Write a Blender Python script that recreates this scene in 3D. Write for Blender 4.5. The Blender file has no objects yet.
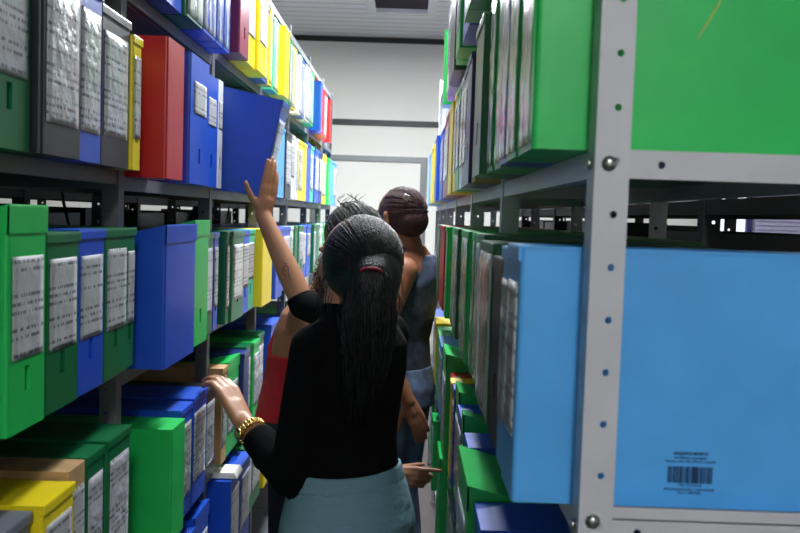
import bpy, bmesh, math, random
from mathutils import Vector, Matrix, Quaternion
random.seed(7)
C = bpy.context.scene.collection
PI = math.pi
sc = bpy.context.scene

# ------------------------------------------------------------------ camera
CAM_H = 1.6
cd = bpy.data.cameras.new('camera'); cam = bpy.data.objects.new('camera', cd); C.objects.link(cam)
cd.sensor_width = 36; cd.lens = 850 / 800 * 36; cd.clip_start = 0.05
Yc = Vector((8, 49.5, -850)).normalized()
roll = math.radians(1.9)
u = Vector((math.sin(roll), math.cos(roll), 0)); Zc = (u - Yc * u.dot(Yc)).normalized(); Xc = Yc.cross(Zc)
cam.matrix_world = Matrix.Translation((0, 0, CAM_H)) @ Matrix((Xc, Yc, Zc)).to_4x4()
cd.dof.use_dof = True; cd.dof.focus_distance = 2.1; cd.dof.aperture_fstop = 9
sc.camera = cam

# ------------------------------------------------------------------ world, exposure
w = bpy.data.worlds.new('world'); sc.world = w; w.use_nodes = True
w.node_tree.nodes['Background'].inputs[0].default_value = (0.75, 0.85, 1, 1)
w.node_tree.nodes['Background'].inputs[1].default_value = 0.25
sc.view_settings.view_transform = 'Standard'; sc.view_settings.look = 'None'
sc.view_settings.exposure = 0.0; sc.view_settings.gamma = 1; sc.view_settings.use_curve_mapping = False
# ceiling lamps: (x, y, watts)
LAMPS = [(-0.15, 5.3, 150), (0.05, 3.0, 60), (0.35, -1.7, 50), (-2.3, 4.5, 5), (2.4, 4.5, 7)]

# ------------------------------------------------------------------ materials
def s2l(c): return tuple(((v / 255 + .055) / 1.055) ** 2.4 if v / 255 > .04045 else v / 255 / 12.92 for v in c)
def mat(name, col, rough=.5, metal=0., noise=0., nscale=8., bump=0., bscale=30., flute=False, coat=0., sss=0., spec=.5, stretch=None):
    m = bpy.data.materials.new(name); m.use_nodes = True
    nt = m.node_tree; b = nt.nodes['Principled BSDF']; N = nt.nodes.new; L = nt.links.new
    c = s2l(col)
    b.inputs['Base Color'].default_value = (*c, 1); b.inputs['Roughness'].default_value = rough
    b.inputs['Metallic'].default_value = metal; b.inputs['Coat Weight'].default_value = coat
    b.inputs['Coat Roughness'].default_value = .12; b.inputs['Specular IOR Level'].default_value = spec
    if sss: b.inputs['Subsurface Weight'].default_value = sss; b.inputs['Subsurface Radius'].default_value = (.01, .004, .002)
    tc = N('ShaderNodeTexCoord'); mp = N('ShaderNodeMapping'); L(tc.outputs['Object'], mp.inputs[0])
    if stretch: mp.inputs['Scale'].default_value = stretch
    if noise:
        n = N('ShaderNodeTexNoise'); n.inputs['Scale'].default_value = nscale; n.inputs['Detail'].default_value = 4; L(mp.outputs[0], n.inputs[0])
        r = N('ShaderNodeMapRange'); r.inputs[1].default_value = .3; r.inputs[2].default_value = .7
        r.inputs[3].default_value = 1 - noise; r.inputs[4].default_value = 1 + noise; L(n.outputs[0], r.inputs[0])
        h = N('ShaderNodeHueSaturation'); h.inputs['Color'].default_value = (*c, 1); L(r.outputs[0], h.inputs['Value'])
        L(h.outputs[0], b.inputs['Base Color'])
    last = None
    if bump:
        n2 = N('ShaderNodeTexNoise'); n2.inputs['Scale'].default_value = bscale; n2.inputs['Detail'].default_value = 3; L(mp.outputs[0], n2.inputs[0])
        bp = N('ShaderNodeBump'); bp.inputs['Strength'].default_value = bump; bp.inputs['Distance'].default_value = .01
        L(n2.outputs[0], bp.inputs['Height']); last = bp
    if flute:
        sx = N('ShaderNodeSeparateXYZ'); L(tc.outputs['Object'], sx.inputs[0])
        ad = N('ShaderNodeMath'); L(sx.outputs[0], ad.inputs[0]); L(sx.outputs[1], ad.inputs[1])
        mu = N('ShaderNodeMath'); mu.operation = 'MULTIPLY'; mu.inputs[1].default_value = 2 * PI / .004; L(ad.outputs[0], mu.inputs[0])
        sn = N('ShaderNodeMath'); sn.operation = 'SINE'; L(mu.outputs[0], sn.inputs[0])
        b2 = N('ShaderNodeBump'); b2.inputs['Strength'].default_value = .02; b2.inputs['Distance'].default_value = .001
        L(sn.outputs[0], b2.inputs['Height'])
        if last: L(last.outputs[0], b2.inputs['Normal'])
        last = b2
    if last: L(last.outputs[0], b.inputs['Normal'])
    return m

PLC = {'G': ('bright green', (34, 196, 92)), 'D': ('dark green', (12, 112, 66)), 'B': ('blue', (28, 84, 208)),
       'L': ('light blue', (84, 172, 242)), 'Y': ('yellow', (246, 222, 30)), 'R': ('red', (196, 28, 34)),
       'M': ('maroon', (132, 26, 62)), 'K': ('black', (38, 39, 46)), 'W': ('white', (222, 226, 232)),
       'N': ('navy blue', (28, 50, 118)), 'P': ('grey', (112, 118, 130)), 'T': ('teal green', (70, 196, 160))}
PL = {}
for k, (n, c) in PLC.items():
    PL[k] = mat(n.replace(' ', '_') + '_plastic', c, .36, noise=.06, nscale=14, bump=.12, bscale=9, flute=True)
PL['C'] = mat('brown_cardboard', (186, 150, 104), .85, noise=.12, nscale=25); PLC['C'] = ('brown cardboard', None)
LSTEEL = mat('worn_grey_paint', (100, 102, 108), .45, noise=.1, nscale=12)
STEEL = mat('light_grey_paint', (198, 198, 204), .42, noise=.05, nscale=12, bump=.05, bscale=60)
DSTEEL = mat('dark_grey_paint', (44, 45, 50), .45, noise=.08, nscale=10)
ZINC = mat('zinc', (190, 190, 186), .3, metal=1)
WALLM = mat('off_white_paint', (236, 236, 230), .7, noise=.015, nscale=3)
BLACKM = mat('black_profile', (30, 32, 34), .5)
GREYP = mat('grey_aluminium_profile', (120, 124, 126), .45, metal=.3)
PAPER = mat('paper', (225, 225, 222), .7)
INK = mat('dark_ink', (16, 34, 74), .6)

def label_mat(name, seed, base, ink, wrap):
    m = bpy.data.materials.new(name); m.use_nodes = True; nt = m.node_tree; N = nt.nodes.new; L = nt.links.new
    b = nt.nodes['Principled BSDF']
    tc = N('ShaderNodeTexCoord'); sx = N('ShaderNodeSeparateXYZ'); L(tc.outputs['Object'], sx.inputs[0])
    def mth(op, a, bb=None, v=None):
        n = N('ShaderNodeMath'); n.operation = op; L(a, n.inputs[0])
        if bb is not None: L(bb, n.inputs[1])
        if v is not None: n.inputs[1].default_value = v
        return n.outputs[0]
    z = sx.outputs[2]; y = sx.outputs[1]
    li = mth('FRACT', mth('MULTIPLY', z, v=1 / .0115)); ln = mth('FLOOR', mth('MULTIPLY', z, v=1 / .0115))
    rowon = mth('LESS_THAN', li, v=.42)
    cv = N('ShaderNodeCombineXYZ'); L(mth('MULTIPLY', y, v=160), cv.inputs[0]); L(mth('MULTIPLY', ln, v=7.3), cv.inputs[1]); cv.inputs[2].default_value = seed
    n = N('ShaderNodeTexNoise'); n.inputs['Scale'].default_value = 1; n.inputs['Detail'].default_value = 1; L(cv.outputs[0], n.inputs[0])
    words = mth('GREATER_THAN', n.outputs[0], v=.47)
    cv2 = N('ShaderNodeCombineXYZ'); L(mth('MULTIPLY', ln, v=.61), cv2.inputs[0]); cv2.inputs[1].default_value = seed * 3.1
    n3 = N('ShaderNodeTexWhiteNoise'); n3.noise_dimensions = '2D'; L(cv2.outputs[0], n3.inputs['Vector'])
    lineon = mth('GREATER_THAN', n3.outputs['Value'], v=.42)
    f = mth('MULTIPLY', mth('MULTIPLY', rowon, words), lineon)
    f = mth('MULTIPLY', f, v=.75)
    mx = N('ShaderNodeMix'); mx.data_type = 'RGBA'; L(f, mx.inputs[0])
    mx.inputs[6].default_value = (*s2l(base), 1); mx.inputs[7].default_value = (*s2l(ink), 1)
    L(mx.outputs[2], b.inputs['Base Color'])
    b.inputs['Roughness'].default_value = .3 if wrap else .6
    if wrap: b.inputs['Coat Weight'].default_value = .6; b.inputs['Coat Roughness'].default_value = .1
    nb = N('ShaderNodeTexNoise'); nb.inputs['Scale'].default_value = 22; nb.inputs['Detail'].default_value = 4; L(tc.outputs['Object'], nb.inputs[0])
    bp = N('ShaderNodeBump'); bp.inputs['Strength'].default_value = .8 if wrap else .35; bp.inputs['Distance'].default_value = .012
    L(nb.outputs[0], bp.inputs['Height']); L(bp.outputs[0], b.inputs['Normal'])
    return m
def sleeve_mat(name, c1, c2, seed):
    m = mat(name, c1, .22, bump=.9, bscale=7, coat=.5, stretch=(1, 6, .7)); nt = m.node_tree; N = nt.nodes.new; L = nt.links.new
    tc = N('ShaderNodeTexCoord'); mp = N('ShaderNodeMapping'); mp.inputs['Scale'].default_value = (1, 34, 2.2); mp.inputs['Location'].default_value = (seed, seed, seed)
    n = N('ShaderNodeTexNoise'); n.inputs['Scale'].default_value = 1.6; n.inputs['Detail'].default_value = 3; L(tc.outputs['Object'], mp.inputs[0]); L(mp.outputs[0], n.inputs[0])
    r = N('ShaderNodeMapRange'); r.inputs[1].default_value = .40; r.inputs[2].default_value = .60; L(n.outputs[0], r.inputs[0])
    x = N('ShaderNodeMix'); x.data_type = 'RGBA'; L(r.outputs[0], x.inputs[0]); x.inputs[6].default_value = (*s2l(c2), 1); x.inputs[7].default_value = (*s2l(c1), 1)
    L(x.outputs[2], nt.nodes['Principled BSDF'].inputs['Base Color']); return m
SLEEVE = {k: sleeve_mat('clear_plastic_sleeve_over_paper', (214, 218, 216), PLC[k][1], i * 2.1) for i, k in enumerate('GDBYTWNRM')}
LABM = [label_mat('printed_label_paper', i * 5.7, (184, 186, 190), (70, 72, 84), False) for i in range(4)]
WRAPM = [label_mat('plastic_covered_label_paper', i * 3.3 + 1, c, (90, 92, 104), True) for i, c in enumerate([(206, 208, 212), (196, 204, 200), (208, 204, 216), (190, 196, 206)])]

# ------------------------------------------------------------------ mesh helpers
def obj(name, bm, m, parent=None, smooth=False, loc=None):
    me = bpy.data.meshes.new(name); bmesh.ops.recalc_face_normals(bm, faces=bm.faces); bm.to_mesh(me); bm.free()
    for mm in (m if isinstance(m, (list, tuple)) else [m]): me.materials.append(mm)
    if smooth: me.polygons.foreach_set('use_smooth', [True] * len(me.polygons))
    o = bpy.data.objects.new(name, me); C.objects.link(o)
    if parent: o.parent = parent
    if loc: o.location = loc
    return o
def inst(name, me, parent, loc=(0, 0, 0), rz=0):
    o = bpy.data.objects.new(name, me); C.objects.link(o); o.parent = parent; o.location = loc; o.rotation_euler = (0, 0, rz); return o
def thing(name, label, cat, loc=(0, 0, 0), group=None):
    o = bpy.data.objects.new(name, None); C.objects.link(o); o.location = loc; o.empty_display_size = .05
    o['label'] = label; o['category'] = cat
    if group: o['group'] = group
    return o
def tag(o, label, cat, group=None):
    o['label'] = label; o['category'] = cat
    if group: o['group'] = group
    return o
def bx(bm, x0, x1, y0, y1, z0, z1, bev=0):
    r = bmesh.ops.create_cube(bm, size=1)
    for v in r['verts']:
        v.co = Vector(((x0 + x1) / 2 + v.co.x * (x1 - x0), (y0 + y1) / 2 + v.co.y * (y1 - y0), (z0 + z1) / 2 + v.co.z * (z1 - z0)))
    if bev:
        es = list({e for v in r['verts'] for e in v.link_edges})
        bmesh.ops.bevel(bm, geom=es, offset=bev, segments=2, affect='EDGES', profile=.5)
    return r['verts']
def tube(bm, pts, r, seg=6):
    rings = []
    for i, p in enumerate(pts):
        p = Vector(p); a = Vector(pts[max(0, i - 1)]); b = Vector(pts[min(len(pts) - 1, i + 1)])
        d = (b - a).normalized(); s = d.cross(Vector((0.3, .2, 1)))
        if s.length < 1e-4: s = d.cross(Vector((1, 0, 0)))
        s.normalize(); t = d.cross(s); rr = r[i] if isinstance(r, (list, tuple)) else r
        rings.append([bm.verts.new(p + (s * math.cos(2 * PI * k / seg) + t * math.sin(2 * PI * k / seg)) * rr) for k in range(seg)])
    for A, B in zip(rings, rings[1:]):
        for k in range(seg): bm.faces.new((A[k], A[(k + 1) % seg], B[(k + 1) % seg], B[k]))
    bm.faces.new(rings[0]); bm.faces.new(rings[-1])
def cyl(bm, p0, p1, r, seg=16): tube(bm, [p0, p1], r, seg)
def structure(o): o['kind'] = 'structure'; return o

# ------------------------------------------------------------------ the room
X0, X1, Y0, Y1, ZC = -3.9, 4.4, -2.6, 7.9, 3.23
def sbox(name, a, m, bev=0):
    bm = bmesh.new(); bx(bm, *a, bev); return structure(obj(name, bm, m))
FLOORM = mat('grey_floor_tile', (66, 62, 60), .45, noise=.15, nscale=6)
CEILM = mat('white_ceiling_panel', (228, 230, 234), .5)
nt = CEILM.node_tree; tc = nt.nodes.new('ShaderNodeTexCoord'); sx = nt.nodes.new('ShaderNodeSeparateXYZ'); nt.links.new(tc.outputs['Object'], sx.inputs[0])
mu = nt.nodes.new('ShaderNodeMath'); mu.operation = 'MULTIPLY'; mu.inputs[1].default_value = 6.6; nt.links.new(sx.outputs[1], mu.inputs[0])
fr = nt.nodes.new('ShaderNodeMath'); fr.operation = 'FRACT'; nt.links.new(mu.outputs[0], fr.inputs[0])
lt = nt.nodes.new('ShaderNodeMath'); lt.operation = 'LESS_THAN'; lt.inputs[1].default_value = .14; nt.links.new(fr.outputs[0], lt.inputs[0])
mx = nt.nodes.new('ShaderNodeMix'); mx.data_type = 'RGBA'; nt.links.new(lt.outputs[0], mx.inputs[0])
mx.inputs[6].default_value = (*s2l((228, 230, 234)), 1); mx.inputs[7].default_value = (*s2l((176, 180, 188)), 1)
nt.links.new(mx.outputs[2], nt.nodes['Principled BSDF'].inputs['Base Color'])
sbox('floor', (X0, X1, Y0, Y1, -.1, 0), FLOORM)
sbox('ceiling', (X0, X1, Y0, Y1, ZC, ZC + .1), CEILM)
sbox('wall_back', (X0, X1, Y1, Y1 + .1, 0, ZC), WALLM)
sbox('wall_front', (X0, X1, Y0 - .1, Y0, 0, ZC), WALLM)
sbox('wall_left', (X0 - .1, X0, Y0, Y1, 0, ZC), WALLM)
sbox('wall_right', (X1, X1 + .1, Y0, Y1, 0, ZC), WALLM)
sbox('trim_1', (X0, X1, Y1 - .02, Y1, ZC - .045, ZC), BLACKM)
sbox('trim_2', (X0, X1, Y1 - .015, Y1, 2.43, 2.482), BLACKM)
sbox('trim_3', (.26, .275, Y1 - .015, Y1, .1, 2.43), GREYP)
sbox('baseboard_back', (.15, X1, Y1 - .015, Y1, 0, .08), BLACKM)
# door in the back wall
bm = bmesh.new(); bx(bm, -.84, .10, Y1 - .03, Y1 - .002, .01, 2.10)
dr = structure(obj('door_1', bm, WALLM))
bm = bmesh.new()
bx(bm, -.90, -.84, Y1 - .045, Y1, 0, 2.15); bx(bm, .10, .16, Y1 - .045, Y1, 0, 2.15); bx(bm, -.84, .10, Y1 - .045, Y1, 2.10, 2.15)
obj('door_frame', bm, GREYP, dr)
bm = bmesh.new(); cyl(bm, (-.76, Y1 - .03, 1.02), (-.76, Y1 - .08, 1.02), .011); cyl(bm, (-.77, Y1 - .075, 1.02), (-.65, Y1 - .075, 1.02), .009)
cyl(bm, (-.76, Y1 - .03, 1.02), (-.76, Y1 - .038, 1.02), .026); obj('door_handle', bm, ZINC, dr, True)
# window with lilac blind at the right of the back wall
bm = bmesh.new()
for a in ((2.7, 4.2, Y1 - .04, Y1, 1.95, 2.0), (2.7, 4.2, Y1 - .04, Y1, .95, 1.0), (2.7, 2.75, Y1 - .04, Y1, .95, 2.0), (4.15, 4.2, Y1 - .04, Y1, .95, 2.0), (3.12, 3.17, Y1 - .04, Y1, 1.0, 1.95)): bx(bm, *a)
wn = structure(obj('window_1', bm, mat('dark_blue_window_frame', (52, 50, 110), .5)))
BL = mat('lilac_blind_slat', (196, 190, 224), .6)
bm = bmesh.new()
for i in range(24):
    z = 1.03 + i * .04; vs = bx(bm, 3.19, 4.14, Y1 - .055, Y1 - .049, z, z + .036)
    for v in vs: v.co.y += (v.co.z - z) * .5
obj('blind', bm, BL, wn)
sky = bpy.data.materials.new('daylight_behind_glass'); sky.use_nodes = True
e = sky.node_tree.nodes['Principled BSDF']; e.inputs['Emission Color'].default_value = (.8, .88, 1, 1); e.inputs['Emission Strength'].default_value = 1.0
bm = bmesh.new(); bx(bm, 2.76, 3.11, Y1 - .02, Y1 - .012, 1.0, 1.95); obj('pane', bm, sky, wn)

# ------------------------------------------------------------------ ceiling lamps
TUBE = bpy.data.materials.new('lit_fluorescent_tube'); TUBE.use_nodes = True
e = TUBE.node_tree.nodes['Principled BSDF']; e.inputs['Emission Color'].default_value = (.95, .98, 1, 1); e.inputs['Emission Strength'].default_value = 9
LENAMES = ['white twin tube ceiling lamp over the aisle, farther of the two in front', 'white twin tube ceiling lamp over the middle of the aisle',
           'white twin tube ceiling lamp above and behind the viewer', 'white twin tube ceiling lamp over the aisle beyond the left rack',
           'white twin tube ceiling lamp over the aisle beyond the right rack']
for (lx, ly, wt), lab in zip(LAMPS, LENAMES):
    t = thing('ceiling_lamp', lab, 'ceiling lamp', (lx, ly, ZC), 'twin tube ceiling lamps')
    bm = bmesh.new(); vs = bx(bm, -.13, .13, -.62, .62, -.07, 0)
    for v in vs:
        if v.co.z < -.05: v.co.x *= .55
    obj('housing', bm, STEEL, t)
    tm = TUBE.copy(); tm.node_tree.nodes['Principled BSDF'].inputs['Emission Strength'].default_value = wt * .38
    for s in (-1, 1):
        bm = bmesh.new(); cyl(bm, (s * .04, -.59, -.09), (s * .04, .59, -.09), .014, 12); obj('tube', bm, tm, t, True)
    for s in (-1, 1):
        bm = bmesh.new(); bx(bm, -.065, .065, s * .6 - .012, s * .6 + .012, -.11, -.068); obj('end_cap', bm, STEEL, t)
    ld = bpy.data.lights.new('lamp_light', 'AREA'); ld.shape = 'RECTANGLE'; ld.size = .2; ld.size_y = 1.2; ld.energy = wt; ld.color = (.95, .98, 1)
    lo = bpy.data.objects.new('lamp_light', ld); C.objects.link(lo); lo.parent = t; lo.location = (0, 0, -.12)
# the recessed unlit housing seen at the top of the photo
t = thing('ceiling_fixture', 'unlit grey recessed ceiling fixture near the far wall', 'ceiling fixture', (-.10, 6.37, ZC))
bm = bmesh.new()
for a in ((-.27, -.20, -.4, .4, -.05, 0), (.20, .27, -.4, .4, -.05, 0), (-.20, .20, -.4, -.34, -.05, 0), (-.20, .20, .34, .4, -.05, 0)): bx(bm, *a, .004)
obj('frame', bm, CEILM if False else mat('white_enamel', (220, 222, 226), .4), t)
bm = bmesh.new(); bx(bm, -.20, .20, -.34, .34, -.012, -.002)
for i in range(13): bx(bm, -.20, .20, -.32 + i * .05, -.315 + i * .05, -.03, -.012)
obj('louvre', bm, mat('dim_grey_louvre', (84, 80, 84), .9, spec=.1), t)

# ------------------------------------------------------------------ steel racks
def post_mesh(mname, m, H, holes=True):
    """L profile, corner at the origin, flanges along +x and +y, real round holes"""
    bm = bmesh.new(); W = .033; T = .002; P = .0506; R = .0036; n = 16
    nh = int(H / P) if holes else 0
    for fl in range(2):
        def pt(a, z, d): return Vector((a, d, z)) if fl == 0 else Vector((d, a, z))
        for d in (0, T):
            for i in range(nh):
                z0 = i * P; zc = z0 + P / 2; c = W * .6
                ring = [bm.verts.new(pt(c + R * math.cos(2 * PI * k / n), zc + R * math.sin(2 * PI * k / n), d)) for k in range(n)]
                def sq(k):
                    a = 2 * PI * k / n; x, z = math.cos(a), math.sin(a); s = max(abs(x), abs(z))
                    x /= s; z /= s
                    return pt(c + (x * (W - c) if x > 0 else x * c), zc + z * P / 2, d)
                outer = [bm.verts.new(sq(k)) for k in range(n)]
                for k in range(n): bm.faces.new((ring[k], ring[(k + 1) % n], outer[(k + 1) % n], outer[k]))
                for cx, cz in ((0, 0), (W, 0), (0, P), (W, P)): pass
            z0 = nh * P
            if H - z0 > .001: bm.faces.new([bm.verts.new(pt(a, z, d)) for a, z in ((0, z0), (W, z0), (W, H), (0, H))])
        bm.faces.new([bm.verts.new(pt(W, z, d)) for z, d in ((0, 0), (H, 0), (H, T), (0, T))])
    bmesh.ops.remove_doubles(bm, verts=bm.verts, dist=1e-5)
    me = bpy.data.meshes.new(mname); bm.to_mesh(me); bm.free(); me.materials.append(m); return me
def shelf_mesh(x0, x1, y0, y1, m, lip=.027, up=0, hx=None):
    bm = bmesh.new(); T = .0015
    bx(bm, x0, x1, y0, y1, -T, 0)
    bx(bm, x0, x0 + T, y0, y1, -lip, -T); bx(bm, x1 - T, x1, y0, y1, -lip, -T)
    bx(bm, x0 + T, x1 - T, y1 - T, y1, -lip, -T)
    if hx is None: bx(bm, x0 + T, x1 - T, y0, y0 + T, -lip, -T)
    else:
        hs = lip / 2; zc = -lip / 2
        bx(bm, x0 + T, hx - hs, y0, y0 + T, -lip, 0); bx(bm, hx + hs, x1 - T, y0, y0 + T, -lip, 0)
        for d in (0, T):
            ri = [bm.verts.new((hx + .0036 * math.cos(2 * PI * k / 16), y0 + d, zc + .0036 * math.sin(2 * PI * k / 16))) for k in range(16)]
            ro = []
            for k in range(16):
                a = 2 * PI * k / 16; s_ = max(abs(math.cos(a)), abs(math.sin(a))); ro.append(bm.verts.new((hx + hs * math.cos(a) / s_, y0 + d, zc + hs * math.sin(a) / s_)))
            for k in range(16): bm.faces.new((ri[k], ri[(k + 1) % 16], ro[(k + 1) % 16], ro[k]))
    for s in (x0 + .014, x1 - .02): bx(bm, s, s + .006, y0 + T, y1 - T, -lip, -lip + T)
    if up:
        bx(bm, x0, x1, y0, y0 + T, 0, up)
    me = bpy.data.meshes.new('shelf'); bm.to_mesh(me); bm.free(); me.materials.append(m); return me
def rack(name, label, x0, x1, ys, levels, H, m, group=None, bolt=None, brace=False, holes=True, skip_last_post=False):
    t = thing(name, label, 'shelving rack', (x0, ys[0], 0), group)
    pm = post_mesh('post', m, H, holes)
    for i, y in enumerate(ys):
        yy = y - ys[0]
        last = i == len(ys) - 1
        # corner of each profile points outwards
        if last:
            inst('post', pm, t, (0, yy, 0), -PI / 2); inst('post', pm, t, (x1 - x0, yy, 0), PI)
        else:
            inst('post', pm, t, (0, yy, .0147), 0); inst('post', pm, t, (x1 - x0, yy, 0), PI / 2)
    for i in range(len(ys) - 1):
        lv = levels(i) if callable(levels) else levels
        sm = shelf_mesh(.0025, x1 - x0 - .0025, .0025, ys[i + 1] - ys[i] - .001, m)
        su = shelf_mesh(.0025, x1 - x0 - .0025, .0025, ys[i + 1] - ys[i] - .001, m, .027, .011, .058) if i == 0 else sm
        s0 = shelf_mesh(.0025, x1 - x0 - .0025, .0025, ys[i + 1] - ys[i] - .001, m, .027, 0, .064) if i == 0 else sm
        for z in lv: inst('shelf', su if abs(z - 1.3135) < 1e-5 else s0, t, (0, ys[i] - ys[0], z))
        if brace:
            for s in (0.01, x1 - x0 - .012):
                pass
    if brace:
        for i in range(0, len(ys) - 1, 2):
            for k in range(2):
                bm = bmesh.new(); a = (x1 - x0 - .004, ys[i] - ys[0] + .03, .5 + 1.5 * k); b = (x1 - x0 - .004, ys[i + 1] - ys[0] - .01, 2.0 - 1.5 * k)
                tube(bm, [a, b], .006, 4); obj('brace', bm, m, t)
    return t
LPX = -.57; RPX = .1755
LYS = [-.64, .13, .90, 1.67, 2.44, 3.21, 3.98, 4.75, 5.52, 6.20]
LL = lambda i: [.10, .19, .54, .90, 1.29, 1.672, 2.035, 2.43] if i < 3 else [.10, .19, .52, .845, 1.27, 1.66, 2.045, 2.42]
LL = lambda i: [.19, .54, .90, 1.29, 1.672, 2.035, 2.43] if i < 3 else [.19, .525, .845, 1.265, 1.662, 2.04 if i == 3 else 2.066, 2.44]
lr = rack('steel_shelving_rack', 'long grey steel rack left of the aisle, holding rows of file boxes', LPX - .34, LPX, LYS, LL, 2.47, LSTEEL)
RYS = [.812, 1.60, 2.37, 3.14, 3.91, 4.68, 5.45]
RL = [.27, .62, .969, 1.3135, 1.6705, 2.019, 2.37]
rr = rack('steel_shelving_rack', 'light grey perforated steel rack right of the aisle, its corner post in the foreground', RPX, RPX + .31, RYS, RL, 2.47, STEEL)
lb = rack('steel_shelving_rack', 'dark steel rack standing back to back behind the left rack', -1.36, -.99, [.35, 1.27, 2.19, 3.11, 4.03, 4.95, 5.87], [.2, .6, 1.0, 1.25, 1.645, 2.0, 2.35], 2.45, DSTEEL, brace=True)
rb = rack('steel_shelving_rack', 'dark cross-braced steel rack standing back to back behind the right rack', .56, .90, [1.0, 1.62, 2.34, 3.26, 4.18, 5.1], [.2, .6, 1.0, 1.30, 1.65, 2.0, 2.35], 2.45, DSTEEL, brace=True)
# bolts on the foreground post
BOLT = bmesh.new()
for (bxx, bz) in ((RPX + .0135, 1.6705 - .0135), (RPX + .0135, 1.3245 - .0135)):
    bm = bmesh.new(); cyl(bm, (0, 0, 0), (0, -.0016, 0), .0072, 20); tube(bm, [(0, -.0016, 0), (0, -.0034, 0), (0, -.0046, 0)], [.0058, .0052, .002], 20)
    o = obj('bolt', bm, ZINC, rr, True); o.location = (bxx - RPX, 0, bz)
for z in RL[2:6]:
    bm = bmesh.new(); cyl(bm, (0, 0, 0), (-.004, 0, 0), .0055, 12); o = obj('bolt', bm, ZINC, rr, True); o.location = (0, .02, z - .0135)

# ------------------------------------------------------------------ file boxes
_cache = {}
def body_mesh(wd, h, dp, col, hole=True):
    key = (round(wd, 3), round(h, 3), dp, col, hole)
    if key in _cache: return _cache[key]
    bm = bmesh.new(); r = min(.005, wd * .12); y = wd / 2
    prof = [(0, -y + r), (0, y - r)]
    for cx, cy, a0 in ((-r, y - r, 0), (-dp + r, y - r, 90), (-dp + r, -y + r, 180), (-r, -y + r, 270)):
        for k in range(0, 4):
            a = math.radians(a0 + k * 30); p = (cx + r * math.cos(a), cy + r * math.sin(a))
            if (abs(p[0] - prof[0][0]) + abs(p[1] - prof[0][1])) > 1e-5 and (abs(p[0] - prof[1][0]) + abs(p[1] - prof[1][1])) > 1e-5: prof.append(p)
    lo = [bm.verts.new((a, b, 0)) for a, b in prof]; hi = [bm.verts.new((a, b, h)) for a, b in prof]
    n = len(prof)
    for k in range(n):
        if k == 0 and hole: continue
        bm.faces.new((lo[k], lo[(k + 1) % n], hi[(k + 1) % n], hi[k]))
    bm.faces.new(lo[::-1]); bm.faces.new(hi)
    if hole:
        hw = .008; z0, z1 = .052, .088
        pts = [(-hw, z0), (hw, z0), (hw, z1), (-hw, z1)]
        A = [bm.verts.new((0, a, b)) for a, b in pts]; Bk = [bm.verts.new((-.02, a, b)) for a, b in pts]
        o4 = [lo[0], lo[1], hi[1], hi[0]]
        for k in range(4):
            bm.faces.new((o4[k], o4[(k + 1) % 4], A[(k + 1) % 4], A[k])); bm.faces.new((A[k], A[(k + 1) % 4], Bk[(k + 1) % 4], Bk[k]))
        bm.faces.new(Bk)
    bmesh.ops.recalc_face_normals(bm, faces=bm.faces)
    me = bpy.data.meshes.new('body'); bm.to_mesh(me); bm.free(); me.materials.append(PL[col]); _cache[key] = me; return me
def lid_mesh(wd, dp, col, openup):
    key = ('lid', round(wd, 3), dp, col, openup)
    if key in _cache: return _cache[key]
    bm = bmesh.new(); y = wd / 2 + .001; n = 8; T = .003
    # slab from the back edge to the front with a tuck flap folding down over the spine
    pts = []
    for i in range(n + 1):
        s = i / n; lift = 0 if not openup else openup * max(0, (s - .45) / .55) ** 1.5
        pts.append((-dp + s * (dp + .0015), T + lift))
    fx = 0.0
    pts += [(.0022, pts[-1][1] - .003), (.0022 + fx * .3, pts[-1][1] - .008), (.0022 + fx, pts[-1][1] - .015)]
    if openup: pts[-2] = (.0018, pts[-4][1] * .5); pts[-1] = (.0016, .0)
    top = [[bm.verts.new((x, s * y, z)) for s in (-1, 1)] for x, z in pts]
    bot = [[bm.verts.new((x - (T if k > n else 0), s * y, (z - T if not openup else 0) if k <= n else z)) for s in (-1, 1)] for k, (x, z) in enumerate(pts)]
    for S in (top, bot):
        for a, b in zip(S, S[1:]): bm.faces.new((a[0], a[1], b[1], b[0]))
    for k in (0, 1):
        for i in range(len(pts) - 1): bm.faces.new((top[i][k], top[i + 1][k], bot[i + 1][k], bot[i][k]))
    bm.faces.new((top[0][0], top[0][1], bot[0][1], bot[0][0])); bm.faces.new((top[-1][0], top[-1][1], bot[-1][1], bot[-1][0]))
    bmesh.ops.recalc_face_normals(bm, faces=bm.faces)
    me = bpy.data.meshes.new('lid'); bm.to_mesh(me); bm.free(); me.materials.append(PL[col]); _cache[key] = me; return me
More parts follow.
